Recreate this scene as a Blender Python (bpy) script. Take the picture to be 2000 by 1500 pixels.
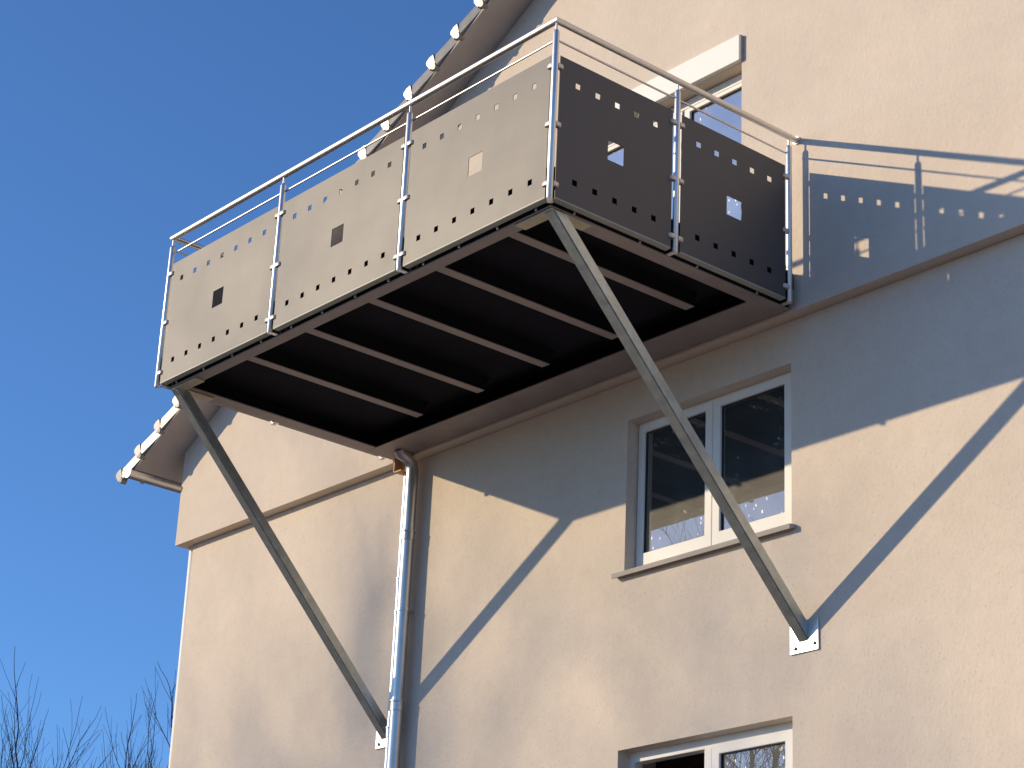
import bpy, bmesh, math, random
from mathutils import Vector, Matrix

# ------------------------------------------------------------------ scene, camera, sky, sun, exposure
for o in list(bpy.data.objects):
    bpy.data.objects.remove(o, do_unlink=True)
scene = bpy.context.scene
COL = scene.collection

cam_data = bpy.data.cameras.new('camera')
cam = bpy.data.objects.new('camera', cam_data)
COL.objects.link(cam)
_R = Vector((0.65015374, 0.75849179, 0.04461308))
_U = Vector((0.25798742, -0.27560406, 0.9260048))
_F = Vector((-0.71466258, 0.59053587, 0.37486635))
m = Matrix.Identity(4)
for i in range(3):
    m[i][0] = _R[i]; m[i][1] = _U[i]; m[i][2] = -_F[i]
m[0][3], m[1][3], m[2][3] = 8.02456, -8.81591, -5.37822
cam.matrix_world = m
cam_data.sensor_fit = 'HORIZONTAL'
cam_data.sensor_width = 36.0
cam_data.lens = 4233.137 / 2000.0 * 36.0
cam_data.clip_start = 0.1
cam_data.clip_end = 3000.0
scene.camera = cam

SUN_DIR = Vector((0.9067, 1.0, -0.4197)).normalized()      # the way the light travels
SUN_EL = math.asin(-SUN_DIR.z)
SUN_AZ = math.atan2(-SUN_DIR.x, -SUN_DIR.y)

world = bpy.data.worlds.new('World')
scene.world = world
world.use_nodes = True
wn = world.node_tree
wn.nodes.clear()
w_out = wn.nodes.new('ShaderNodeOutputWorld')
w_bg = wn.nodes.new('ShaderNodeBackground')
w_sky = wn.nodes.new('ShaderNodeTexSky')
w_sky.sky_type = 'NISHITA'
w_sky.sun_disc = False
w_sky.sun_elevation = SUN_EL
w_sky.sun_rotation = SUN_AZ
w_sky.altitude = 1500.0
w_sky.air_density = 1.0
w_sky.dust_density = 0.7
w_sky.ozone_density = 7.0
w_bg.inputs['Strength'].default_value = 0.15
wn.links.new(w_sky.outputs['Color'], w_bg.inputs['Color'])
wn.links.new(w_bg.outputs['Background'], w_out.inputs['Surface'])

sun_data = bpy.data.lights.new('sun', 'SUN')
sun_data.energy = 3.06
sun_data.angle = math.radians(0.5)
sun_data.color = (1.0, 0.80, 0.52)
sun = bpy.data.objects.new('sun', sun_data)
COL.objects.link(sun)
sun.rotation_euler = SUN_DIR.to_track_quat('-Z', 'Y').to_euler()

scene.view_settings.view_transform = 'Standard'
scene.view_settings.look = 'None'
scene.view_settings.exposure = 0.40
scene.view_settings.gamma = 1.0
scene.view_settings.use_curve_mapping = False

# ------------------------------------------------------------------ helpers
def link(o, parent=None):
    COL.objects.link(o)
    if parent is not None:
        o.parent = parent
        o.matrix_parent_inverse = parent.matrix_world.inverted() if False else Matrix.Identity(4)
    return o

def thing(name, label, cat, group=None, loc=(0, 0, 0)):
    o = bpy.data.objects.new(name, None)
    o.empty_display_size = 0.2
    o.location = loc
    o['label'] = label
    o['category'] = cat
    if group:
        o['group'] = group
    return link(o)

def mesh_from_bm(name, bm, mats, smooth=False):
    bmesh.ops.recalc_face_normals(bm, faces=bm.faces)
    me = bpy.data.meshes.new(name)
    bm.to_mesh(me)
    bm.free()
    for mt in (mats if isinstance(mats, (list, tuple)) else [mats]):
        me.materials.append(mt)
    if smooth:
        for p in me.polygons:
            p.use_smooth = True
        try:
            me.set_sharp_from_angle(angle=math.radians(40))
        except Exception:
            pass
    return me

def obj(name, bm, mat, parent=None, smooth=False, bevel=0.0):
    if bevel > 0:
        bmesh.ops.recalc_face_normals(bm, faces=bm.faces)
        es = [e for e in bm.edges if e.is_manifold and e.calc_face_angle(0) > 0.6]
        if es:
            bmesh.ops.bevel(bm, geom=es, offset=bevel, segments=2, affect='EDGES', profile=0.6, clamp_overlap=True)
    o = bpy.data.objects.new(name, mesh_from_bm(name, bm, mat, smooth))
    return link(o, parent)

def obj_data(name, me, parent=None, loc=(0, 0, 0), rotz=0.0):
    o = bpy.data.objects.new(name, me)
    o.location = loc
    o.rotation_euler = (0, 0, rotz)
    return link(o, parent)

def box(bm, x0, x1, y0, y1, z0, z1):
    v = [bm.verts.new((x, y, z)) for x in (x0, x1) for y in (y0, y1) for z in (z0, z1)]
    for f in ((0, 1, 3, 2), (4, 6, 7, 5), (0, 4, 5, 1), (2, 3, 7, 6), (0, 2, 6, 4), (1, 5, 7, 3)):
        bm.faces.new([v[i] for i in f])

def sweep(bm, pts, r, n=14, r_end=None, cap=True):
    """round tube along a polyline, mitred at the corners"""
    pts = [Vector(p) for p in pts]
    dirs = [(pts[i + 1] - pts[i]).normalized() for i in range(len(pts) - 1)]
    d0 = dirs[0]
    a = d0.orthogonal().normalized()
    b = d0.cross(a)
    ring = [pts[0] + (a * math.cos(2 * math.pi * k / n) + b * math.sin(2 * math.pi * k / n)) * r for k in range(n)]
    rings = [[bm.verts.new(p) for p in ring]]
    for i in range(1, len(pts)):
        d = dirs[i - 1]
        nrm = (d + dirs[i]).normalized() if i < len(dirs) else d
        new = []
        for p in ring:
            t = (pts[i] - p).dot(nrm) / d.dot(nrm)
            new.append(p + d * t)
        if r_end is not None:
            k = (r_end / r) ** (1.0 / (len(pts) - 1))
            new = [pts[i] + (p - pts[i]) * k for p in new]
        ring = new
        rings.append([bm.verts.new(p) for p in ring])
    for i in range(len(rings) - 1):
        for k in range(n):
            bm.faces.new((rings[i][k], rings[i][(k + 1) % n], rings[i + 1][(k + 1) % n], rings[i + 1][k]))
    if cap:
        bm.faces.new(rings[0][::-1])
        bm.faces.new(rings[-1])

def lathe(bm, prof, n=16, cx=0.0, cy=0.0):
    """prof: list of (radius, z)"""
    rings = []
    for r, z in prof:
        if r < 1e-6:
            rings.append([bm.verts.new((cx, cy, z))])
        else:
            rings.append([bm.verts.new((cx + r * math.cos(2 * math.pi * k / n), cy + r * math.sin(2 * math.pi * k / n), z)) for k in range(n)])
    for i in range(len(rings) - 1):
        A, B = rings[i], rings[i + 1]
        for k in range(n):
            if len(A) == 1 and len(B) == 1:
                continue
            if len(A) == 1:
                bm.faces.new((A[0], B[k], B[(k + 1) % n]))
            elif len(B) == 1:
                bm.faces.new((A[k], A[(k + 1) % n], B[0]))
            else:
                bm.faces.new((A[k], A[(k + 1) % n], B[(k + 1) % n], B[k]))

def slab_holes(bm, x0, x1, z0, z1, y0, y1, holes):
    """a plate in the XZ plane between y0 and y1, with rectangular holes cut right through"""
    xs = sorted(set([x0, x1] + [h[0] for h in holes] + [h[1] for h in holes]))
    zs = sorted(set([z0, z1] + [h[2] for h in holes] + [h[3] for h in holes]))
    nx, nz = len(xs) - 1, len(zs) - 1
    def full(i, j):
        if i < 0 or j < 0 or i >= nx or j >= nz:
            return False
        cx, cz = (xs[i] + xs[i + 1]) / 2, (zs[j] + zs[j + 1]) / 2
        return not any(h[0] < cx < h[1] and h[2] < cz < h[3] for h in holes)
    cache = {}
    def V(i, j, s):
        k = (i, j, s)
        if k not in cache:
            cache[k] = bm.verts.new((xs[i], y1 if s else y0, zs[j]))
        return cache[k]
    for i in range(nx):
        for j in range(nz):
            if not full(i, j):
                continue
            bm.faces.new((V(i, j, 0), V(i + 1, j, 0), V(i + 1, j + 1, 0), V(i, j + 1, 0)))
            bm.faces.new((V(i, j, 1), V(i, j + 1, 1), V(i + 1, j + 1, 1), V(i + 1, j, 1)))
            if not full(i - 1, j):
                bm.faces.new((V(i, j, 0), V(i, j + 1, 0), V(i, j + 1, 1), V(i, j, 1)))
            if not full(i + 1, j):
                bm.faces.new((V(i + 1, j, 0), V(i + 1, j, 1), V(i + 1, j + 1, 1), V(i + 1, j + 1, 0)))
            if not full(i, j - 1):
                bm.faces.new((V(i, j, 0), V(i, j, 1), V(i + 1, j, 1), V(i + 1, j, 0)))
            if not full(i, j + 1):
                bm.faces.new((V(i, j + 1, 0), V(i + 1, j + 1, 0), V(i + 1, j + 1, 1), V(i, j + 1, 1)))

def frame_ring(bm, x0, x1, z0, z1, y0, y1, wl, wr, wb, wt):
    slab_holes(bm, x0, x1, z0, z1, y0, y1, [(x0 + wl, x1 - wr, z0 + wb, z1 - wt)])

# ------------------------------------------------------------------ materials
def new_mat(name):
    mt = bpy.data.materials.new(name)
    mt.use_nodes = True
    nt = mt.node_tree
    return mt, nt, nt.nodes['Principled BSDF']

def N(nt, kind, **kw):
    nd = nt.nodes.new(kind)
    for k, v in kw.items():
        setattr(nd, k, v)
    return nd

def noise(nt, scale, detail=4.0, rough=0.6, vec=None):
    nd = nt.nodes.new('ShaderNodeTexNoise')
    nd.inputs['Scale'].default_value = scale
    nd.inputs['Detail'].default_value = detail
    nd.inputs['Roughness'].default_value = rough
    if vec is not None:
        nt.links.new(vec, nd.inputs['Vector'])
    return nd

def ramp(nt, src, stops):
    nd = nt.nodes.new('ShaderNodeValToRGB')
    cr = nd.color_ramp
    while len(cr.elements) < len(stops):
        cr.elements.new(0.5)
    for e, (p, c) in zip(cr.elements, stops):
        e.position = p
        e.color = (c[0], c[1], c[2], 1.0) if not isinstance(c, float) else (c, c, c, 1.0)
    nt.links.new(src, nd.inputs['Fac'])
    return nd

def objcoord(nt, scale=(1, 1, 1)):
    tc = nt.nodes.new('ShaderNodeTexCoord')
    mp = nt.nodes.new('ShaderNodeMapping')
    mp.inputs['Scale'].default_value = scale
    nt.links.new(tc.outputs['Object'], mp.inputs['Vector'])
    return mp.outputs['Vector']

def bump(nt, src, strength, dist, bsdf, prev=None):
    b = nt.nodes.new('ShaderNodeBump')
    b.inputs['Strength'].default_value = strength
    b.inputs['Distance'].default_value = dist
    nt.links.new(src, b.inputs['Height'])
    if prev is not None:
        nt.links.new(prev, b.inputs['Normal'])
    if bsdf is not None:
        nt.links.new(b.outputs['Normal'], bsdf.inputs['Normal'])
    return b.outputs['Normal']

def simple(name, col, rough=0.5, metal=0.0, var=0.12, scale=6.0, bump_s=0.0, bump_scale=80.0, spec=0.5, stretch=(1, 1, 1)):
    mt, nt, b = new_mat(name)
    v = objcoord(nt, stretch)
    n1 = noise(nt, scale, 5.0, 0.6, v)
    lo = tuple(c * (1 - var) for c in col)
    hi = tuple(min(1, c * (1 + var)) for c in col)
    r = ramp(nt, n1.outputs['Fac'], [(0.3, lo), (0.7, hi)])
    nt.links.new(r.outputs['Color'], b.inputs['Base Color'])
    rr = N(nt, 'ShaderNodeMapRange')
    rr.inputs['To Min'].default_value = max(0.02, rough - 0.06)
    rr.inputs['To Max'].default_value = rough + 0.06
    nt.links.new(n1.outputs['Fac'], rr.inputs['Value'])
    nt.links.new(rr.outputs['Result'], b.inputs['Roughness'])
    b.inputs['Metallic'].default_value = metal
    b.inputs['Specular IOR Level'].default_value = spec
    if bump_s > 0:
        n2 = noise(nt, bump_scale, 3.0, 0.6, v)
        bump(nt, n2.outputs['Fac'], bump_s, 0.004, b)
    return mt

def stucco(name, col):
    mt, nt, b = new_mat(name)
    v = objcoord(nt)
    big = noise(nt, 0.9, 4.0, 0.55, v)
    mid = noise(nt, 9.0, 5.0, 0.65, v)
    vs = objcoord(nt, (1.0, 1.0, 0.75))
    grain = noise(nt, 75.0, 4.0, 0.7, vs)
    worm = N(nt, 'ShaderNodeTexVoronoi', feature='F1')
    worm.inputs['Scale'].default_value = 38.0
    nt.links.new(vs, worm.inputs['Vector'])
    c1 = ramp(nt, big.outputs['Fac'], [(0.3, tuple(c * 0.915 for c in col)), (0.7, tuple(min(1, c * 1.03) for c in col))])
    c2 = ramp(nt, mid.outputs['Fac'], [(0.25, 0.93), (0.7, 1.0)])
    c3 = ramp(nt, grain.outputs['Fac'], [(0.30, 0.70), (0.42, 0.97), (0.7, 1.0)])
    mx = N(nt, 'ShaderNodeMix', data_type='RGBA', blend_type='MULTIPLY')
    mx.inputs['Factor'].default_value = 1.0
    nt.links.new(c1.outputs['Color'], mx.inputs['A'])
    nt.links.new(c2.outputs['Color'], mx.inputs['B'])
    mx2 = N(nt, 'ShaderNodeMix', data_type='RGBA', blend_type='MULTIPLY')
    mx2.inputs['Factor'].default_value = 0.75
    nt.links.new(mx.outputs['Result'], mx2.inputs['A'])
    nt.links.new(c3.outputs['Color'], mx2.inputs['B'])
    nt.links.new(mx2.outputs['Result'], b.inputs['Base Color'])
    b.inputs['Roughness'].default_value = 0.93
    b.inputs['Specular IOR Level'].default_value = 0.2
    ad = N(nt, 'ShaderNodeMath', operation='ADD')
    nt.links.new(grain.outputs['Fac'], ad.inputs[0])
    nt.links.new(worm.outputs['Distance'], ad.inputs[1])
    bump(nt, ad.outputs['Value'], 0.22, 0.006, b)
    return mt

M = {}
M['stucco'] = stucco('beige_stucco', (0.745, 0.64, 0.53))
M['soffit'] = simple('taupe_soffit', (0.50, 0.455, 0.43), 0.7, 0, 0.08, 5)
M['panel'] = simple('anthracite_panel', (0.066, 0.064, 0.070), 0.48, 0.0, 0.06, 3.0, 0.05, 220.0, 0.6)
M['stainless'] = simple('stainless_steel', (0.74, 0.72, 0.70), 0.40, 1.0, 0.05, 20.0)
M['rail'] = simple('brushed_steel', (0.74, 0.71, 0.67), 0.46, 0.9, 0.05, 20.0)
M['galv'] = simple('galvanised_steel', (0.50, 0.53, 0.505), 0.42, 0.85, 0.15, 16.0, 0.05, 30.0)
M['frame_steel'] = simple('frame_steel', (0.30, 0.255, 0.245), 0.55, 0.3, 0.15, 4.0)
M['strip'] = simple('greenish_grey_strip', (0.32, 0.335, 0.30), 0.6, 0.2, 0.08, 8.0)  # lighter and greener than the panel: ground bounce put into the colour
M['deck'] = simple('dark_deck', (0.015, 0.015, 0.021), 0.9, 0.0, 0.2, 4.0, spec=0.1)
M['clamp'] = simple('cast_clamp', (0.66, 0.60, 0.54), 0.42, 0.35, 0.05, 20.0)
M['plate'] = simple('yellow_beige_plate', (0.50, 0.44, 0.30), 0.5, 0.25, 0.12, 14.0)  # yellow-beige, warmer than the other steel
M['zinc'] = simple('zinc_pipe', (0.60, 0.59, 0.58), 0.36, 1.0, 0.10, 8.0)
M['tile'] = simple('grey_roof_tile', (0.22, 0.21, 0.205), 0.33, 0.0, 0.12, 12.0, 0.06, 90.0, 0.6)
M['pvc'] = simple('white_window_frame', (0.82, 0.80, 0.76), 0.55, 0.0, 0.03, 6.0)
M['sill'] = simple('aluminium_sill', (0.42, 0.38, 0.33), 0.75, 0.0, 0.06, 6.0)
M['seal'] = simple('black_rubber_seal', (0.02, 0.02, 0.02), 0.6, 0.0, 0.1, 6.0)
M['room'] = simple('dim_room', (0.30, 0.21, 0.19), 0.9, 0.0, 0.15, 1.5)
M['tan'] = simple('tan_outlet', (0.62, 0.36, 0.18), 0.55, 0.0, 0.12, 18.0)
M['bark'] = simple('dark_bark', (0.055, 0.045, 0.038), 0.9, 0.0, 0.3, 6.0)

def glass_mat(name, gain):
    mt, nt, b = new_mat(name)
    nt.nodes.remove(b)
    out = nt.nodes['Material Output']
    v = objcoord(nt)
    fr = N(nt, 'ShaderNodeFresnel')
    fr.inputs['IOR'].default_value = 1.5
    mul = N(nt, 'ShaderNodeMath', operation='MULTIPLY', use_clamp=True)
    mul.inputs[1].default_value = gain
    nt.links.new(fr.outputs['Fac'], mul.inputs[0])
    wav = noise(nt, 3.0, 1.0, 0.4, v)
    bp = bump(nt, wav.outputs['Fac'], 0.04, 0.01, None)
    tr = N(nt, 'ShaderNodeBsdfTransparent')
    tr.inputs['Color'].default_value = (0.62, 0.64, 0.64, 1)
    gl = N(nt, 'ShaderNodeBsdfGlossy')
    gl.inputs['Roughness'].default_value = 0.0
    gl.inputs['Color'].default_value = (0.95, 0.97, 1.0, 1)
    nt.links.new(bp, gl.inputs['Normal'])
    mix = N(nt, 'ShaderNodeMixShader')
    nt.links.new(mul.outputs['Value'], mix.inputs['Fac'])
    nt.links.new(tr.outputs['BSDF'], mix.inputs[1])
    nt.links.new(gl.outputs['BSDF'], mix.inputs[2])
    # dust film and dried water marks
    vs = objcoord(nt, (1, 1, 0.35))
    drops = N(nt, 'ShaderNodeTexVoronoi', feature='F1')
    drops.inputs['Scale'].default_value = 42.0
    drops.inputs['Randomness'].default_value = 1.0
    nt.links.new(vs, drops.inputs['Vector'])
    gate = noise(nt, 4.0, 2.0, 0.5, v)
    d1 = ramp(nt, drops.outputs['Distance'], [(0.0, 0.8), (0.12, 0.5), (0.20, 0.0)])
    g1 = ramp(nt, gate.outputs['Fac'], [(0.46, 0.0), (0.62, 0.55)])
    sp = N(nt, 'ShaderNodeMath', operation='MULTIPLY')
    nt.links.new(d1.outputs['Color'], sp.inputs[0])
    nt.links.new(g1.outputs['Color'], sp.inputs[1])
    film = ramp(nt, gate.outputs['Fac'], [(0.3, 0.022), (0.7, 0.032)])
    mx = N(nt, 'ShaderNodeMath', operation='MAXIMUM')
    nt.links.new(sp.outputs['Value'], mx.inputs[0])
    nt.links.new(film.outputs['Color'], mx.inputs[1])
    df = N(nt, 'ShaderNodeBsdfGlossy')
    df.inputs['Roughness'].default_value = 0.5
    df.inputs['Color'].default_value = (0.9, 0.9, 0.9, 1)
    mix2 = N(nt, 'ShaderNodeMixShader')
    nt.links.new(mx.outputs['Value'], mix2.inputs['Fac'])
    nt.links.new(mix.outputs['Shader'], mix2.inputs[1])
    nt.links.new(df.outputs['BSDF'], mix2.inputs[2])
    nt.links.new(mix2.outputs['Shader'], out.inputs['Surface'])
    return mt
M['glass'] = glass_mat('dusty_window_glass', 4.0)
M['door_glass'] = glass_mat('coated_door_glass', 7.5)

def ground_mat():
    mt, nt, b = new_mat('winter_grass_ground')
    v = objcoord(nt)
    a = noise(nt, 0.25, 6.0, 0.6, v)
    c = noise(nt, 6.0, 4.0, 0.7, v)
    r1 = ramp(nt, a.outputs['Fac'], [(0.35, (0.16, 0.125, 0.095)), (0.65, (0.29, 0.205, 0.165))])
    r2 = ramp(nt, c.outputs['Fac'], [(0.3, 0.6), (0.7, 1.1)])
    mx = N(nt, 'ShaderNodeMix', data_type='RGBA', blend_type='MULTIPLY')
    mx.inputs['Factor'].default_value = 1.0
    nt.links.new(r1.outputs['Color'], mx.inputs['A'])
    nt.links.new(r2.outputs['Color'], mx.inputs['B'])
    nt.links.new(mx.outputs['Result'], b.inputs['Base Color'])
    b.inputs['Roughness'].default_value = 0.95
    bump(nt, c.outputs['Fac'], 0.6, 0.05, b)
    return mt
M['ground'] = ground_mat()

# ------------------------------------------------------------------ the setting
GZ = -7.0
bm = bmesh.new()
v = [bm.verts.new((x, y, GZ)) for x, y in ((-900, -900), (900, -900), (900, 900), (-900, 900))]
bm.faces.new(v)
ground = obj('ground', bm, M['ground'])
ground['kind'] = 'structure'

# ------------------------------------------------------------------ the house
T = 0.096            # the lower wall stands back this far behind the upper wall
ZL = -0.037          # underside of the upper wall
XL, XR = -6.90, 7.90
SLOPE = 0.583
RIDGE_X = 0.5
def roof_z(x):       # underside of the roof
    return 4.804 + SLOPE * x if x <= RIDGE_X else 4.804 + SLOPE * (2 * RIDGE_X - x)

house = thing('house', 'beige rendered gable house with a jutting upper storey and grey tiled roof', 'house', loc=(0, 0, 0))

DOOR = (-2.08, -0.475, -0.02 + 0.06, 1.86)
bm = bmesh.new()
slab_holes(bm, XL, XR, ZL, 5.3, 0.0, 0.34, [DOOR])
for sgn in (1, -1):
    nrm = Vector((-SLOPE * sgn, 0, 1)).normalized()
    px = RIDGE_X
    bmesh.ops.bisect_plane(bm, geom=bm.verts[:] + bm.edges[:] + bm.faces[:], plane_co=Vector((px, 0, roof_z(px) - 0.002)), plane_no=nrm, clear_outer=True)
obj('upper_wall', bm, M['stucco'], house)

XL2, XR2 = -6.774, 7.774
WIN = (-1.565, -0.145, -1.345, -0.312)
WIN2 = (-1.578, -0.145, -3.52, -2.466)
bm = bmesh.new()
slab_holes(bm, XL2, XR2, GZ - 0.3, ZL - 0.002, T, T + 0.32, [WIN, WIN2])
obj('lower_wall', bm, M['stucco'], house)

# side and rear walls close the house
for nm, xa, xb in (('side_wall', XL + 0.002, XL + 0.3), ('side_wall', XR - 0.3, XR - 0.002)):
    bm = bmesh.new()
    box(bm, xa, xb, 0.342, 9.998, ZL, roof_z(XL) - 0.004)
    xc, xd = (XL2 + 0.002, XL2 + 0.3) if xa < 0 else (XR2 - 0.3, XR2 - 0.002)
    box(bm, xc, xd, T + 0.322, 9.9, GZ - 0.3, ZL - 0.004)
    obj(nm, bm, M['stucco'], house)
bm = bmesh.new()
slab_holes(bm, XL, XR, GZ - 0.3, 5.3, 10.0, 10.3, [])
for sgn in (1, -1):
    nrm = Vector((-SLOPE * sgn, 0, 1)).normalized()
    bmesh.ops.bisect_plane(bm, geom=bm.verts[:] + bm.edges[:] + bm.faces[:], plane_co=Vector((RIDGE_X, 0, roof_z(RIDGE_X) - 0.002)), plane_no=nrm, clear_outer=True)
obj('rear_wall', bm, M['stucco'], house)

# --- roof: boarded underside, covering, verge tiles one by one, gutter
roof = bpy.data.objects.new('roof', None)
link(roof, house)
VO = -0.30           # verge overhang
XE = -7.18           # eave
def slope_slab(bm, x0, x1, n0, n1, y0, y1, side=1):
    """slab lying on the roof slope between normal offsets n0 and n1"""
    ln = math.sqrt(1 + SLOPE * SLOPE)
    nv = Vector((-SLOPE / ln * side, 0, 1 / ln))
    pts = []
    for x in (x0, x1):
        base = Vector((x, 0, roof_z(x)))
        for y in (y0, y1):
            for n in (n0, n1):
                pts.append(bm.verts.new(base + nv * n + Vector((0, y, 0))))
    for f in ((0, 1, 3, 2), (4, 6, 7, 5), (0, 4, 5, 1), (2, 3, 7, 6), (0, 2, 6, 4), (1, 5, 7, 3)):
        bm.faces.new([pts[i] for i in f])
for side in (1, -1):
    xa, xb = (XE, RIDGE_X) if side == 1 else (RIDGE_X, 2 * RIDGE_X - XE)
    bm = bmesh.new()
    slope_slab(bm, xa, xb, 0.0, 0.022, VO, 10.6, side)
    obj('soffit_board', bm, M['soffit'], roof)
    bm = bmesh.new()
    slope_slab(bm, xa - (0.03 if side == 1 else 0), xb + (0.03 if side == -1 else 0), 0.03, 0.075, VO + 0.015, 10.6, side)
    o = obj('roof_covering', bm, M['tile'], roof)

# verge tile: flap with a thicker nose at its lower end, lapped outward over the one above
def verge_tile():
    bm = bmesh.new()
    # local: x = up the slope, z = roof normal, y = outward negative
    Ls, Nn = 0.345, 0.085
    # body, tilted so that its lower end stands further out
    pts = []
    for s, yo in ((0.075, -0.022), (Ls, 0.010)):
        for z, dy in ((-0.004, 0.004), (0.082, 0.0), (0.100, 0.018)):
            pts.append(Vector((s, yo + dy, z)))
    outer = [bm.verts.new(p) for p in pts]
    inner = [bm.verts.new((p.x, 0.030 if k % 3 < 2 else 0.10, p.z - (0.0 if k % 3 < 2 else 0.002))) for k, p in enumerate(pts)]
    a, b_ = outer, inner
    bm.faces.new((a[0], a[3], a[4], a[1])); bm.faces.new((a[1], a[4], a[5], a[2]))
    bm.faces.new((a[2], a[5], b_[5], b_[2])); bm.faces.new((a[0], b_[0], b_[3], a[3]))
    bm.faces.new((a[0], a[1], b_[1], b_[0])); bm.faces.new((a[3], b_[3], b_[4], a[4]))
    bm.faces.new((a[1], a[2], b_[2], b_[1])); bm.faces.new((a[4], b_[4], b_[5], a[5]))
    bm.faces.new((b_[0], b_[1], b_[4], b_[3])); bm.faces.new((b_[1], b_[2], b_[5], b_[4]))
    # nose: an angular block with a chamfered rim, its outer face leaning down, and a small lip under it
    def block(prof, y_out, lean, inset, cham):
        cx = sum(p[0] for p in prof) / len(prof); cz = sum(p[1] for p in prof) / len(prof)
        o1 = [bm.verts.new((s, y_out + cham - lean * (z - cz), z)) for s, z in prof]
        o0 = [bm.verts.new((cx + (s - cx) * inset, y_out - lean * (z - cz) * inset, cz + (z - cz) * inset)) for s, z in prof]
        o2 = [bm.verts.new((s, 0.028, z)) for s, z in prof]
        k = len(prof)
        bm.faces.new(o0); bm.faces.new(o2[::-1])
        for i in range(k):
            j = (i + 1) % k
            bm.faces.new((o0[i], o0[j], o1[j], o1[i])); bm.faces.new((o1[i], o1[j], o2[j], o2[i]))
    block([(0.006, 0.016), (0.000, 0.080), (0.014, 0.100), (0.060, 0.104), (0.105, 0.092), (0.080, 0.014)], -0.027, 0.15, 0.90, 0.004)
    block([(0.018, 0.013), (0.080, 0.013), (0.074, -0.014), (0.050, -0.026), (0.028, -0.012)], -0.024, 0.22, 0.84, 0.005)
    return mesh_from_bm('verge_tile', bm, M['tile'])
tile_me = verge_tile()
ang = math.atan(SLOPE)
PITCH = 0.266
rng = random.Random(4)
k = 0
x = -7.366
ln = math.sqrt(1 + SLOPE * SLOPE)
while x < RIDGE_X - 0.3:
    o = bpy.data.objects.new('verge_tile', tile_me)
    o.location = (x - SLOPE / ln * 0.018, VO - 0.012 + rng.uniform(-.004, .004), 4.804 + SLOPE * x + 0.018 / ln)
    o.rotation_euler = (rng.uniform(-.03, .03), -ang + rng.uniform(-.012, .012), rng.uniform(-.03, .03))
    link(o, roof)
    x += PITCH
# gutter along the eave, with end cap and hook
gx, gz, gr = XE - 0.055, roof_z(XE) - 0.008, 0.058
bm = bmesh.new()
n = 10
for rr in (gr, gr - 0.004):
    pass
outer = []; inner = []
for i in range(n + 1):
    a = math.pi + math.pi * i / n
    outer.append((gx + gr * math.cos(a), gz + gr * math.sin(a)))
    inner.append((gx + (gr - 0.004) * math.cos(a), gz + (gr - 0.004) * math.sin(a)))
loop = outer + inner[::-1]
va = [bm.verts.new((x_, VO - 0.03, z_)) for x_, z_ in loop]
vb = [bm.verts.new((x_, 10.5, z_)) for x_, z_ in loop]
for i in range(len(loop)):
    j = (i + 1) % len(loop)
    bm.faces.new((va[i], va[j], vb[j], vb[i]))
bm.faces.new([bm.verts.new((x_, VO - 0.034, z_)) for x_, z_ in outer])
gut = obj('gutter', bm, M['zinc'], house, True)
bm = bmesh.new()
sweep(bm, [(gx - gr, VO - 0.04, gz + 0.004), (gx - gr, 10.5, gz + 0.004)], 0.010, 8)
obj('gutter_bead', bm, M['zinc'], gut, True)
for yy in (-0.2, 0.6):
    bm = bmesh.new()
    box(bm, gx - 0.012, gx + 0.012, yy, yy + 0.03, gz - gr - 0.012, gz - gr - 0.001)
    obj('gutter_hook', bm, M['zinc'], gut)

# --- windows
def make_pane(bm, x0, x1, z0, z1, y):
    box(bm, x0, x1, y, y + 0.006, z0, z1)
def room_box(name, x0, x1, z0, z1, y0, y1, parent):
    bm = bmesh.new()
    v = {}
    box(bm, x0, x1, y0, y1, z0, z1)
    f = [f for f in bm.faces if all(abs(vv.co.y - y0) < 1e-6 for vv in f.verts)]
    bmesh.ops.delete(bm, geom=f, context='FACES')
    return obj(name, bm, M['room'], parent)

YF = T + 0.10
# upper window, both casements shut
w = bpy.data.objects.new('window', None); link(w, house)
w['label'] = 'upper two-casement window, half in the balcony shadow'
bm = bmesh.new()
frame_ring(bm, WIN[0] - 0.02, WIN[1] + 0.02, WIN[2] - 0.02, WIN[3] + 0.03, YF, YF + 0.07, 0.058, 0.105, 0.085, 0.075)
obj('frame', bm, M['pvc'], w, bevel=0.004)
def casement(parent, x0, x1, z0, z1, yf, wl, wr, wb, wt, glass='glass'):
    bm = bmesh.new()
    frame_ring(bm, x0, x1, z0, z1, yf - 0.012, yf + 0.06, wl, wr, wb, wt)
    obj('sash', bm, M['pvc'], parent, bevel=0.005)
    bm = bmesh.new()
    frame_ring(bm, x0 + wl - 0.004, x1 - wr + 0.004, z0 + wb - 0.004, z1 - wt + 0.004, yf + 0.004, yf + 0.05, 0.010, 0.010, 0.010, 0.010)
    obj('seal', bm, M['seal'], parent)
    bm = bmesh.new()
    make_pane(bm, x0 + wl + 0.004, x1 - wr - 0.004, z0 + wb + 0.004, z1 - wt - 0.004, yf + 0.012)
    obj('pane', bm, M[glass], parent)
casement(w, -1.553, -0.888, -1.288, -0.330, YF, 0.052, 0.062, 0.086, 0.052)
casement(w, -0.884, -0.222, -1.288, -0.330, YF, 0.062, 0.062, 0.086, 0.052)
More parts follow.
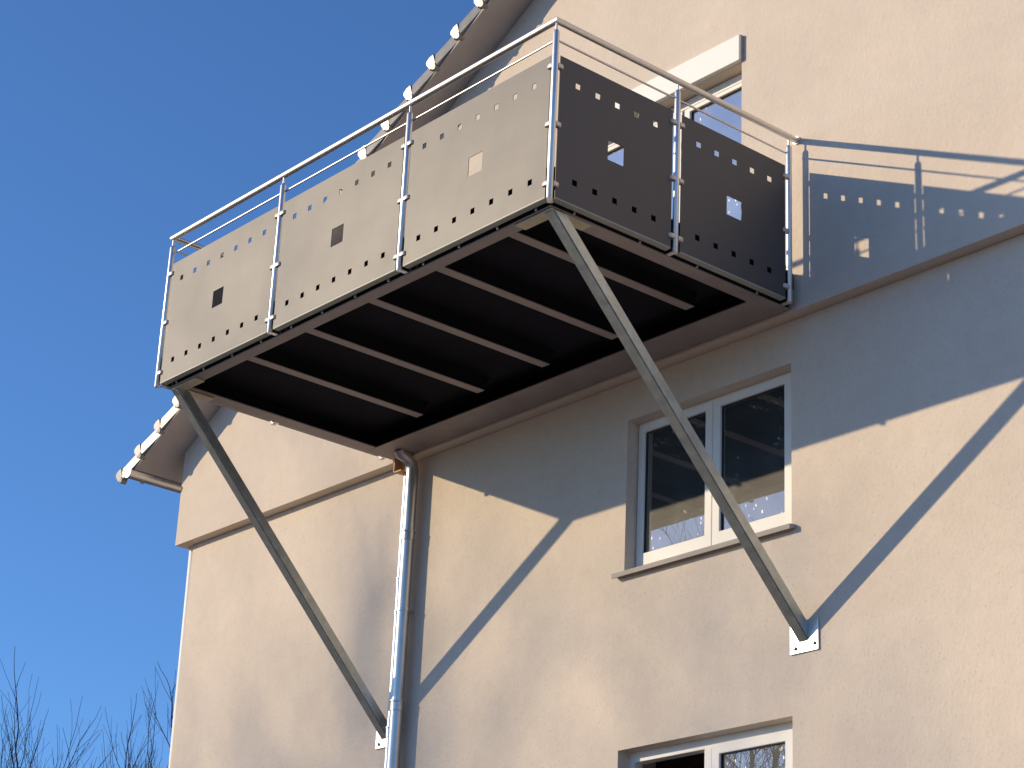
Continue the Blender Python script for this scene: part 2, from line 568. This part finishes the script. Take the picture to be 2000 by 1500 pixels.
# sill
bm = bmesh.new()
pr = [(T - 0.045, -1.372), (T - 0.045, -1.347), (T - 0.040, -1.343), (YF + 0.0, -1.318), (YF + 0.0, -1.335), (T - 0.040, -1.360), (T - 0.040, -1.372)]
pr = [(T - 0.050, -1.374), (T - 0.050, -1.344), (YF + 0.004, -1.322), (YF + 0.004, -1.343), (T - 0.002, -1.358), (T - 0.044, -1.374)]
va = [bm.verts.new((-1.628, y, z)) for y, z in pr]
vb = [bm.verts.new((-0.118, y, z)) for y, z in pr]
bm.faces.new(va); bm.faces.new(vb[::-1])
for i in range(len(pr)):
    j = (i + 1) % len(pr)
    bm.faces.new((va[i], va[j], vb[j], vb[i]))
obj('sill', bm, M['sill'], w)
room_box('room', -2.6, 0.6, -2.2, -0.12, T + 0.33, 4.0, w)

# lower window, left casement swung inwards
w2 = bpy.data.objects.new('window', None); link(w2, house)
w2['label'] = 'lower window with its left casement open'
bm = bmesh.new()
frame_ring(bm, WIN2[0] - 0.02, WIN2[1] + 0.02, WIN2[2] - 0.02, WIN2[3] + 0.03, YF, YF + 0.07, 0.062, 0.105, 0.085, 0.092)
obj('frame', bm, M['pvc'], w2, bevel=0.004)
bm = bmesh.new()
box(bm, -0.932, -0.872, YF - 0.006, YF + 0.06, -3.45, -2.525)
obj('mullion', bm, M['pvc'], w2, bevel=0.004)
casement(w2, -0.866, -0.222, -3.452, -2.512, YF, 0.062, 0.062, 0.086, 0.062)
# the open casement, hinged on the left, turned into the room
sw = bpy.data.objects.new('open_casement', None)
sw.location = (-1.545, YF + 0.075, 0)
sw.rotation_euler = (0, 0, math.radians(82))
link(sw, w2)
for nm, args, mt in (('sash', (0.0, 0.62, -3.452, -2.545, 0.0, 0.06, 0.062, 0.062, 0.086, 0.062), 'pvc'),):
    bm = bmesh.new()
    frame_ring(bm, *args)
    bm2 = bm
    o = obj('open_casement', bm2, M[mt], w2, bevel=0.004)
    o.location = sw.location
    o.rotation_euler = sw.rotation_euler
bpy.data.objects.remove(sw)
bm = bmesh.new()
pr2 = [(y, z - 2.175) for y, z in pr]
va = [bm.verts.new((-1.64, y, z)) for y, z in pr2]
vb = [bm.verts.new((-0.118, y, z)) for y, z in pr2]
bm.faces.new(va); bm.faces.new(vb[::-1])
for i in range(len(pr2)):
    j = (i + 1) % len(pr2)
    bm.faces.new((va[i], va[j], vb[j], vb[i]))
obj('sill', bm, M['sill'], w2)
room_box('room', -2.6, 0.6, -5.0, -2.33, T + 0.33, 4.0, w2)

# balcony door with shutter box above
dr = bpy.data.objects.new('balcony_door', None); link(dr, house)
YD = 0.10
bm = bmesh.new()
frame_ring(bm, DOOR[0] + 0.004, DOOR[1] - 0.004, DOOR[2] + 0.004, DOOR[3] - 0.004, YD, YD + 0.07, 0.06, 0.026, 0.06, 0.062)
obj('frame', bm, M['pvc'], dr, bevel=0.004)
casement(dr, -2.03, -1.105, 0.10, 1.782, YD, 0.075, 0.05, 0.10, 0.030, 'door_glass')
casement(dr, -1.085, -0.498, 0.10, 1.782, YD, 0.05, 0.030, 0.10, 0.030, 'door_glass')
bm = bmesh.new()
box(bm, -1.106, -1.084, YD - 0.004, YD + 0.05, 0.10, 1.78)
obj('mullion', bm, M['seal'], dr)
room_box('room', -3.2, 0.6, -0.02, 2.3, 0.345, 4.0, dr)
bm = bmesh.new()
box(bm, -2.10, -0.468, -0.032, 0.06, 1.862, 2.052)
sb = obj('shutter_box', bm, M['pvc'], house, bevel=0.006)
bm = bmesh.new()
box(bm, -0.467, -0.461, -0.028, -0.001, 1.866, 2.048)
obj('end_cap', bm, M['sill'], sb)

# ------------------------------------------------------------------ the balcony
L, D, H = 4.0015, 1.985, 1.10
ZP = 0.888           # top of the panels
YE = -0.075          # wall-end posts
ZB = -0.024          # underside of the frame
balc = thing('balcony', 'steel balcony with perforated grey panels hung on the house wall by two slanting braces', 'balcony')

# frame
FB = 0.085
def beam(name, x0, x1, y0, y1, z0, z1, mat='frame_steel'):
    bm = bmesh.new()
    box(bm, x0, x1, y0, y1, z0, z1)
    return obj(name, bm, M[mat], balc, bevel=0.003)
def channel(name, x0, x1, y0, y1, wx0, wx1, wy0, wy1):
    p = beam(name, x0, x1, y0, y1, ZB, ZB + 0.010)
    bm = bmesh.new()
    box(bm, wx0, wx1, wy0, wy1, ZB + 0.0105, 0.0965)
    obj('web', bm, M['deck'], p)  # web coloured near-black so the beam's inner face reads as shaded
yf0, yf1 = -D + 0.062, -D + 0.062 + FB
BY = -0.262
channel('front_beam', -L + 0.060, -0.060, yf0, yf1, -L + 0.061, -0.061, yf0 + 0.001, yf0 + 0.010)
channel('back_beam', -L + 0.060, -0.060, BY, -0.004, -L + 0.072, -0.072, -0.100, -0.006)
channel('side_beam', -L + 0.060, -L + 0.180, yf1 + 0.001, BY - 0.001, -L + 0.061, -L + 0.070, yf0 + 0.012, -0.107)
channel('side_beam', -0.165, -0.060, yf1 + 0.001, BY - 0.001, -0.070, -0.061, yf0 + 0.012, -0.107)
for i in range(5):
    xj = -3.10 + 0.655 * i
    bm = bmesh.new()
    y0, y1 = -D + 0.064 + FB, -0.107
    pr = [(y0, ZB + 0.002), (-0.43, ZB + 0.002), (-0.43, ZB + 0.008), (y0, ZB + 0.008)]
    va = [bm.verts.new((xj - 0.036, y, z)) for y, z in pr]
    vb = [bm.verts.new((xj + 0.036, y, z)) for y, z in pr]
    bm.faces.new(va); bm.faces.new(vb[::-1])
    for a in range(len(pr)):
        b_ = (a + 1) % len(pr)
        bm.faces.new((va[a], va[b_], vb[b_], vb[a]))
    jo = obj('joist', bm, M['frame_steel'], balc)
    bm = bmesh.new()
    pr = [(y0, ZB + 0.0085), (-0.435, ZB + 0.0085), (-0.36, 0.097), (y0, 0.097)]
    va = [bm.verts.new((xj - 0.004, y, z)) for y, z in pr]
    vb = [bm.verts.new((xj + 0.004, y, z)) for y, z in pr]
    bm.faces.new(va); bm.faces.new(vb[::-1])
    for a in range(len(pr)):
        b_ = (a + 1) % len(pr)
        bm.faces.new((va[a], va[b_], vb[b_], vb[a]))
    obj('web', bm, M['deck'], jo)  # joist side painted dark, standing for the shade inside the bays
bm = bmesh.new()
box(bm, -L + 0.030, -0.030, -D + 0.030, -0.006, 0.098, 0.205)
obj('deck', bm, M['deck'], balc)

# panels with square cut-outs and a folded lower edge
def panel_mesh(width, nh, pitch):
    bm = bmesh.new()
    holes = []
    for zc in (0.137, 0.744):
        for i in range(nh):
            c = (i - (nh - 1) / 2) * pitch
            holes.append((c - 0.018, c + 0.018, zc - 0.018, zc + 0.018))
    holes.append((-0.062, 0.062, 0.438 - 0.062, 0.438 + 0.062))
    slab_holes(bm, -width / 2, width / 2, 0.004, ZP, -0.002, 0.002, holes)
    me = mesh_from_bm('panel', bm, M['panel'])
    bm = bmesh.new()
    box(bm, -width / 2 + 0.002, width / 2 - 0.002, -0.0025, 0.040, -0.006, 0.0035)
    return me, mesh_from_bm('edge_strip', bm, M['strip'])
def put_panel(mes, loc, rz=0.0):
    p = obj_data('panel', mes[0], balc, loc, rz)
    obj_data('edge_strip', mes[1], p)
GAP = 0.036
s3 = L / 3
fw = s3 - 2 * GAP
pf = panel_mesh(fw, 7, 0.1655)
for i in range(3):
    put_panel(pf, (-s3 * (i + 0.5), -D, 0))
mid = (-D + YE) / 2
sw_ = (D + YE) / 2 - 2 * GAP
ps = panel_mesh(sw_, 5, 0.151)
for yc in ((-D + mid) / 2, (mid + YE) / 2):
    put_panel(ps, (0, yc, 0), math.radians(90))       # folded edge turns inward
    put_panel(ps, (-L, yc, 0), math.radians(-90))

# small spacer bolts between the panels' folded edge and the frame
bm = bmesh.new()
lathe(bm, [(0, -0.016), (0.007, -0.016), (0.007, 0.004), (0.0, 0.004)], 8)
bolt_me = mesh_from_bm('spacer_bolt', bm, M['galv'])
for i in range(3):
    for u in (-0.5, -0.17, 0.17, 0.5):
        obj_data('spacer_bolt', bolt_me, balc, (-s3 * (i + 0.5) + u, -D + 0.050, -0.002))
for yc in ((-D + mid) / 2, (mid + YE) / 2):
    for u in (-0.25, 0.25):
        obj_data('spacer_bolt', bolt_me, balc, (-0.050, yc + u, -0.002))
        obj_data('spacer_bolt', bolt_me, balc, (-L + 0.050, yc + u, -0.002))

# posts with pin, clamps, foot bracket
PR = 0.0185
bm = bmesh.new()
lathe(bm, [(0, -0.02), (PR - 0.002, -0.02), (PR, -0.017), (PR, 1.022), (PR * 0.8, 1.034), (PR * 0.45, 1.040), (0, 1.041)], 18)
post_me = mesh_from_bm('post', bm, M['stainless'], True)
bm = bmesh.new()
lathe(bm, [(0, 1.03), (0.0065, 1.03), (0.0065, 1.088), (0, 1.088)], 10)
pin_me = mesh_from_bm('pin', bm, M['stainless'], True)
# clamp: rounded block from the post outwards along +x
bm = bmesh.new()
prof = [(0.014, -0.016), (0.046, -0.016), (0.055, -0.010), (0.058, 0.0), (0.055, 0.010), (0.046, 0.016), (0.014, 0.016)]
prof_h = 0.013
va = [bm.verts.new((x_, y_, -prof_h)) for x_, y_ in prof]
vb = [bm.verts.new((x_, y_, prof_h)) for x_, y_ in prof]
bm.faces.new(va); bm.faces.new(vb[::-1])
for i in range(len(prof)):
    j = (i + 1) % len(prof)
    bm.faces.new((va[i], va[j], vb[j], vb[i]))
bmesh.ops.recalc_face_normals(bm, faces=bm.faces)
bmesh.ops.bevel(bm, geom=[e for e in bm.edges if abs(e.verts[0].co.z - e.verts[1].co.z) < 1e-5], offset=0.003, segments=2, affect='EDGES', profile=0.5, clamp_overlap=True)
clamp_me = mesh_from_bm('clamp', bm, M['clamp'], True)
bm = bmesh.new()
box(bm, -0.016, 0.016, 0.012, 0.064, -0.016, -0.010)
brk_me = mesh_from_bm('foot_bracket', bm, M['stainless'])
def post(x, y, angles, inward):
    p = obj_data('post', post_me, balc, (x, y, 0))
    obj_data('pin', pin_me, p)
    for a in angles:
        for z in (0.815, 0.447, 0.077):
            obj_data('clamp', clamp_me, p, (0, 0, z), math.radians(a))
    obj_data('foot_bracket', brk_me, p, (0, 0, 0), math.radians(inward))
post(0, -D, (180, 90), 45)
post(-s3, -D, (0, 180), 0)
post(-2 * s3, -D, (0, 180), 0)
post(-L, -D, (0, 90), -45)
post(0, mid, (90, -90), 90)
post(0, YE, (-90,), 90)
post(-L, mid, (90, -90), -90)
post(-L, YE, (-90,), -90)

# handrail and intermediate rod
bm = bmesh.new()
sweep(bm, [(0, -0.012, H), (0, -D, H), (-L, -D, H), (-L, -0.012, H)], 0.0195, 20)
rail = obj('handrail', bm, M['rail'], balc, True)
for xx in (0, -L):
    bm = bmesh.new()
    sweep(bm, [(xx, -0.014, H), (xx, -0.001, H)], 0.026, 20)
    obj('wall_flange', bm, M['stainless'], rail, True)
bm = bmesh.new()
ri = 0.024
sweep(bm, [(-ri, YE, 0.995), (-ri, -D + ri, 0.995), (-L + ri, -D + ri, 0.995), (-L + ri, YE, 0.995)], 0.0062, 10)
obj('rod', bm, M['rail'], balc, True)

# slanting braces
def brace(xb, foot_x):
    root = bpy.data.objects.new('brace', None); link(root, balc)
    p0 = Vector((xb, -D + 0.125, ZB - 0.011))
    p1 = Vector((foot_x, T - 0.012, -2.005))
    d = (p1 - p0).normalized()
    e1 = Vector((1, 0, 0)); e1 = (e1 - d * e1.dot(d)).normalized()
    e2 = d.cross(e1)
    if e2.y > 0:
        e2 = -e2                         # e2 points out and down, away from the wall
    a, nt_ = 0.035, 0.008
    sec = [(-a, -a), (a, -a), (a, a - nt_), (a - nt_, a - nt_), (a - nt_, a), (-a, a)]
    bm = bmesh.new()
    r0 = []; r1 = []
    for u, w_ in sec:
        off = e1 * u + e2 * w_
        q = p0 + off
        r0.append(bm.verts.new(q + d * ((ZB - 0.013 - q.z) / d.z)))
        q = p1 + off
        r1.append(bm.verts.new(q + d * ((T - 0.012 - q.y) / d.y)))
    bm.faces.new(r0); bm.faces.new(r1[::-1])
    for i in range(len(sec)):
        j = (i + 1) % len(sec)
        bm.faces.new((r0[i], r0[j], r1[j], r1[i]))
    obj('tube', bm, M['galv'], root)
    bm = bmesh.new()
    slab_holes(bm, foot_x - 0.108, foot_x + 0.108, -2.118, -1.93, T - 0.012, T - 0.001, [])
    fp = obj('foot_plate', bm, M['galv_plate'], root, bevel=0.004)
    for ux, uz in ((-0.07, -2.085), (0.075, -2.075)):
        bm = bmesh.new()
        sweep(bm, [(foot_x + ux, T - 0.026, uz), (foot_x + ux, T - 0.013, uz)], 0.012, 6)
        obj('bolt', bm, M['galv'], fp)
    # head: two plate arms along the frame beams
    sgn = 1 if xb < -2 else -1
    bm = bmesh.new()
    xo = -L + 0.066 if sgn > 0 else -0.066
    box(bm, min(xo, xo + sgn * 0.30), max(xo, xo + sgn * 0.30), -D + 0.072, -D + 0.072 + 0.075, ZB - 0.012, ZB - 0.0015)
    obj('head_plate', bm, M['plate'], root, bevel=0.002)
    bm = bmesh.new()
    box(bm, min(xo, xo + sgn * 0.08), max(xo, xo + sgn * 0.08), -D + 0.068 + 0.087, -D + 0.068 + 0.30, ZB - 0.012, ZB - 0.0015)
    obj('head_plate', bm, M['plate'], root, bevel=0.002)
M['galv_plate'] = simple('bright_galvanised_plate', (0.66, 0.65, 0.62), 0.36, 0.8, 0.08, 14.0, 0.05, 40.0)
brace(-0.090, -0.045)
brace(-3.900, -3.945)

# ------------------------------------------------------------------ pipes on the wall
def pipe(name, label, x, y, r, ztop, joints, top_pts):
    t = thing(name, label, 'pipe', loc=(0, 0, 0))
    bm = bmesh.new()
    sweep(bm, [(x, y, GZ)] + [(x, y, ztop)] + top_pts, r, 20)
    obj('tube', bm, M['zinc'], t, True)
    for z in joints:
        bm = bmesh.new()
        lathe(bm, [(r, z - 0.06), (r + 0.004, z - 0.057), (r + 0.004, z), (r + 0.009, z + 0.004), (r + 0.009, z + 0.012), (r, z + 0.014)], 20, x, y)
        obj('socket', bm, M['zinc'], t, True)
    for z in (-1.2, -2.6, -4.4):
        bm = bmesh.new()
        lathe(bm, [(r, z), (r + 0.005, z), (r + 0.005, z + 0.022), (r, z + 0.022)], 20, x, y)
        box(bm, x - 0.008, x + 0.008, y + r, T - 0.001, z + 0.004, z + 0.018)
        obj('pipe_clip', bm, M['zinc'], t)
    return t
pipe('downpipe', 'thick bright zinc downpipe on the wall below the balcony corner', -3.733, T - 0.085, 0.045, -0.15, (-0.62, -1.85, -3.4),
     [(-3.735, T - 0.093, -0.112), (-3.736, T - 0.115, -0.080), (-3.738, T - 0.150, -0.058), (-3.740, T - 0.185, -0.045), (-3.742, T - 0.20, -0.022)])
tp = pipe('drain_pipe', 'thin bright metal drain pipe standing left of the thick downpipe', -3.808, T - 0.070, 0.028, -0.135, (-0.95, -2.02, -3.6), [])
bm = bmesh.new()
slab_holes(bm, -3.866, -3.778, -0.150, -0.040, 0.0, 0.008, [])
box(bm, -3.866, -3.858, -0.060, -0.001, -0.150, -0.040)
box(bm, -3.857, -3.780, -0.058, 0.052, -0.152, -0.144)
obj('outlet_box', bm, M['tan'], tp)

t = thing('corner_downpipe', 'slim pale downpipe at the far left corner of the house', 'pipe')
bm = bmesh.new()
sweep(bm, [(-6.800, 0.190, GZ), (-6.842, 0.150, -0.06)], 0.040, 18)
obj('tube', bm, M['pipe_white'] if 'pipe_white' in M else M['pvc'], t, True)
for z in (-1.9, -4.2):
    bm = bmesh.new()
    lathe(bm, [(0.045, z), (0.05, z), (0.05, z + 0.02), (0.045, z + 0.02)], 16, -6.825, 0.172)
    obj('pipe_clip', bm, M['zinc'], t)

# ------------------------------------------------------------------ bare trees
def bare_tree(name, label, base, height, seed, spread=0.45, levels=5, trunk_r=0.22, kids=(3, 5), upright=0.25, group=None, first=0.3, tip=0.0035, lean=(0, 0)):
    rg = random.Random(seed)
    t = thing(name, label, 'tree', group, loc=base)
    tv, tf, cv, cf = [], [], [], []
    def tube(V, Fc, pts, r0, r1, n):
        base_i = len(V)
        for i, p in enumerate(pts):
            d = (pts[min(i + 1, len(pts) - 1)] - pts[max(i - 1, 0)]).normalized()
            a = d.orthogonal().normalized(); b_ = d.cross(a)
            r = r0 + (r1 - r0) * i / (len(pts) - 1)
            for k_ in range(n):
                an = 2 * math.pi * k_ / n
                V.append(p + (a * math.cos(an) + b_ * math.sin(an)) * r)
        for i in range(len(pts) - 1):
            for k_ in range(n):
                Fc.append((base_i + i * n + k_, base_i + i * n + (k_ + 1) % n, base_i + (i + 1) * n + (k_ + 1) % n, base_i + (i + 1) * n + k_))
    def grow(p, d, ln_, r, lev):
        steps = 5 if lev < 3 else 3
        pts = [p.copy()]
        q = p.copy(); dd = d.copy()
        for s in range(steps):
            dd = (dd + Vector((rg.gauss(0, .10), rg.gauss(0, .10), rg.gauss(0.03, .08) + upright * 0.12))).normalized()
            q = q + dd * (ln_ / steps)
            pts.append(q.copy())
        r1 = max(tip, r * (0.55 if lev else 0.6))
        if lev == 0:
            tube(tv, tf, pts, r, r1, 9)
        else:
            tube(cv, cf, pts, r, r1, 6 if lev < 3 else 3)
        if lev >= levels:
            return
        nk = rg.randint(*kids) + (2 if lev == 0 else 0)
        for k_ in range(nk):
            f = first + (1 - first) * (k_ + rg.uniform(0.1, 0.9)) / nk if lev else 0.45 + 0.55 * (k_ + rg.random()) / nk
            f = min(f, 0.99) * (len(pts) - 1)
            i = int(f)
            pp = pts[i].lerp(pts[i + 1], f - i)
            bd = (pts[i + 1] - pts[i]).normalized()
            ax = bd.orthogonal().normalized()
            ax.rotate(Matrix.Rotation(rg.uniform(0, 2 * math.pi), 3, bd))
            nd = (bd + ax * rg.uniform(0.55, 1.25) * spread * 1.6 + Vector((0, 0, upright))).normalized()
            rr = max(tip, (r + (r1 - r) * f / (len(pts) - 1)) * rg.uniform(0.5, 0.72))
            grow(pp, nd, ln_ * rg.uniform(0.52, 0.80), rr, lev + 1)
        grow(pts[-1], (dd + Vector((rg.gauss(0, .15), rg.gauss(0, .15), 0.1))).normalized(), ln_ * rg.uniform(.6, .8), r1, lev + 1)
    grow(Vector((0, 0, 0)), Vector((lean[0], lean[1], 1)).normalized(), height * 0.36, trunk_r, 0)
    for nm, V, Fc in (('trunk', tv, tf), ('crown', cv, cf)):
        me = bpy.data.meshes.new(nm)
        me.from_pydata([tuple(p) for p in V], [], Fc)
        me.materials.append(M['bark'])
        for p in me.polygons:
            p.use_smooth = True
        o = bpy.data.objects.new(nm, me)
        link(o, t)
    return t


G1 = 'bare trees beyond the house'
bare_tree('bare_tree', 'bare winter tree with upswept twigs at the bottom left edge of the sky', (-32.3, 11.7, GZ), 11.4, 11, 0.42, 5, 0.17, (3, 4), 0.45, G1)
bare_tree('bare_tree', 'bare winter tree whose twigs rise beside the left house corner', (-30.6, 14.3, GZ), 11.7, 23, 0.40, 5, 0.17, (3, 4), 0.45, G1)
bare_tree('bare_tree', 'fainter bare tree between the other two, farther from the house', (-39.6, 18.6, GZ), 13.6, 41, 0.42, 5, 0.18, (3, 4), 0.45, G1)
# the tall tree across the garden: mirrored in the lower window pane, its crown shades the wall in soft blotches
bare_tree('tall_bare_tree', 'tall bare garden tree mirrored in the lower window pane', (-29.0, -32.9, GZ), 20.6, 5, 0.62, 6, 0.30, (3, 4), 0.12, None, tip=0.006)
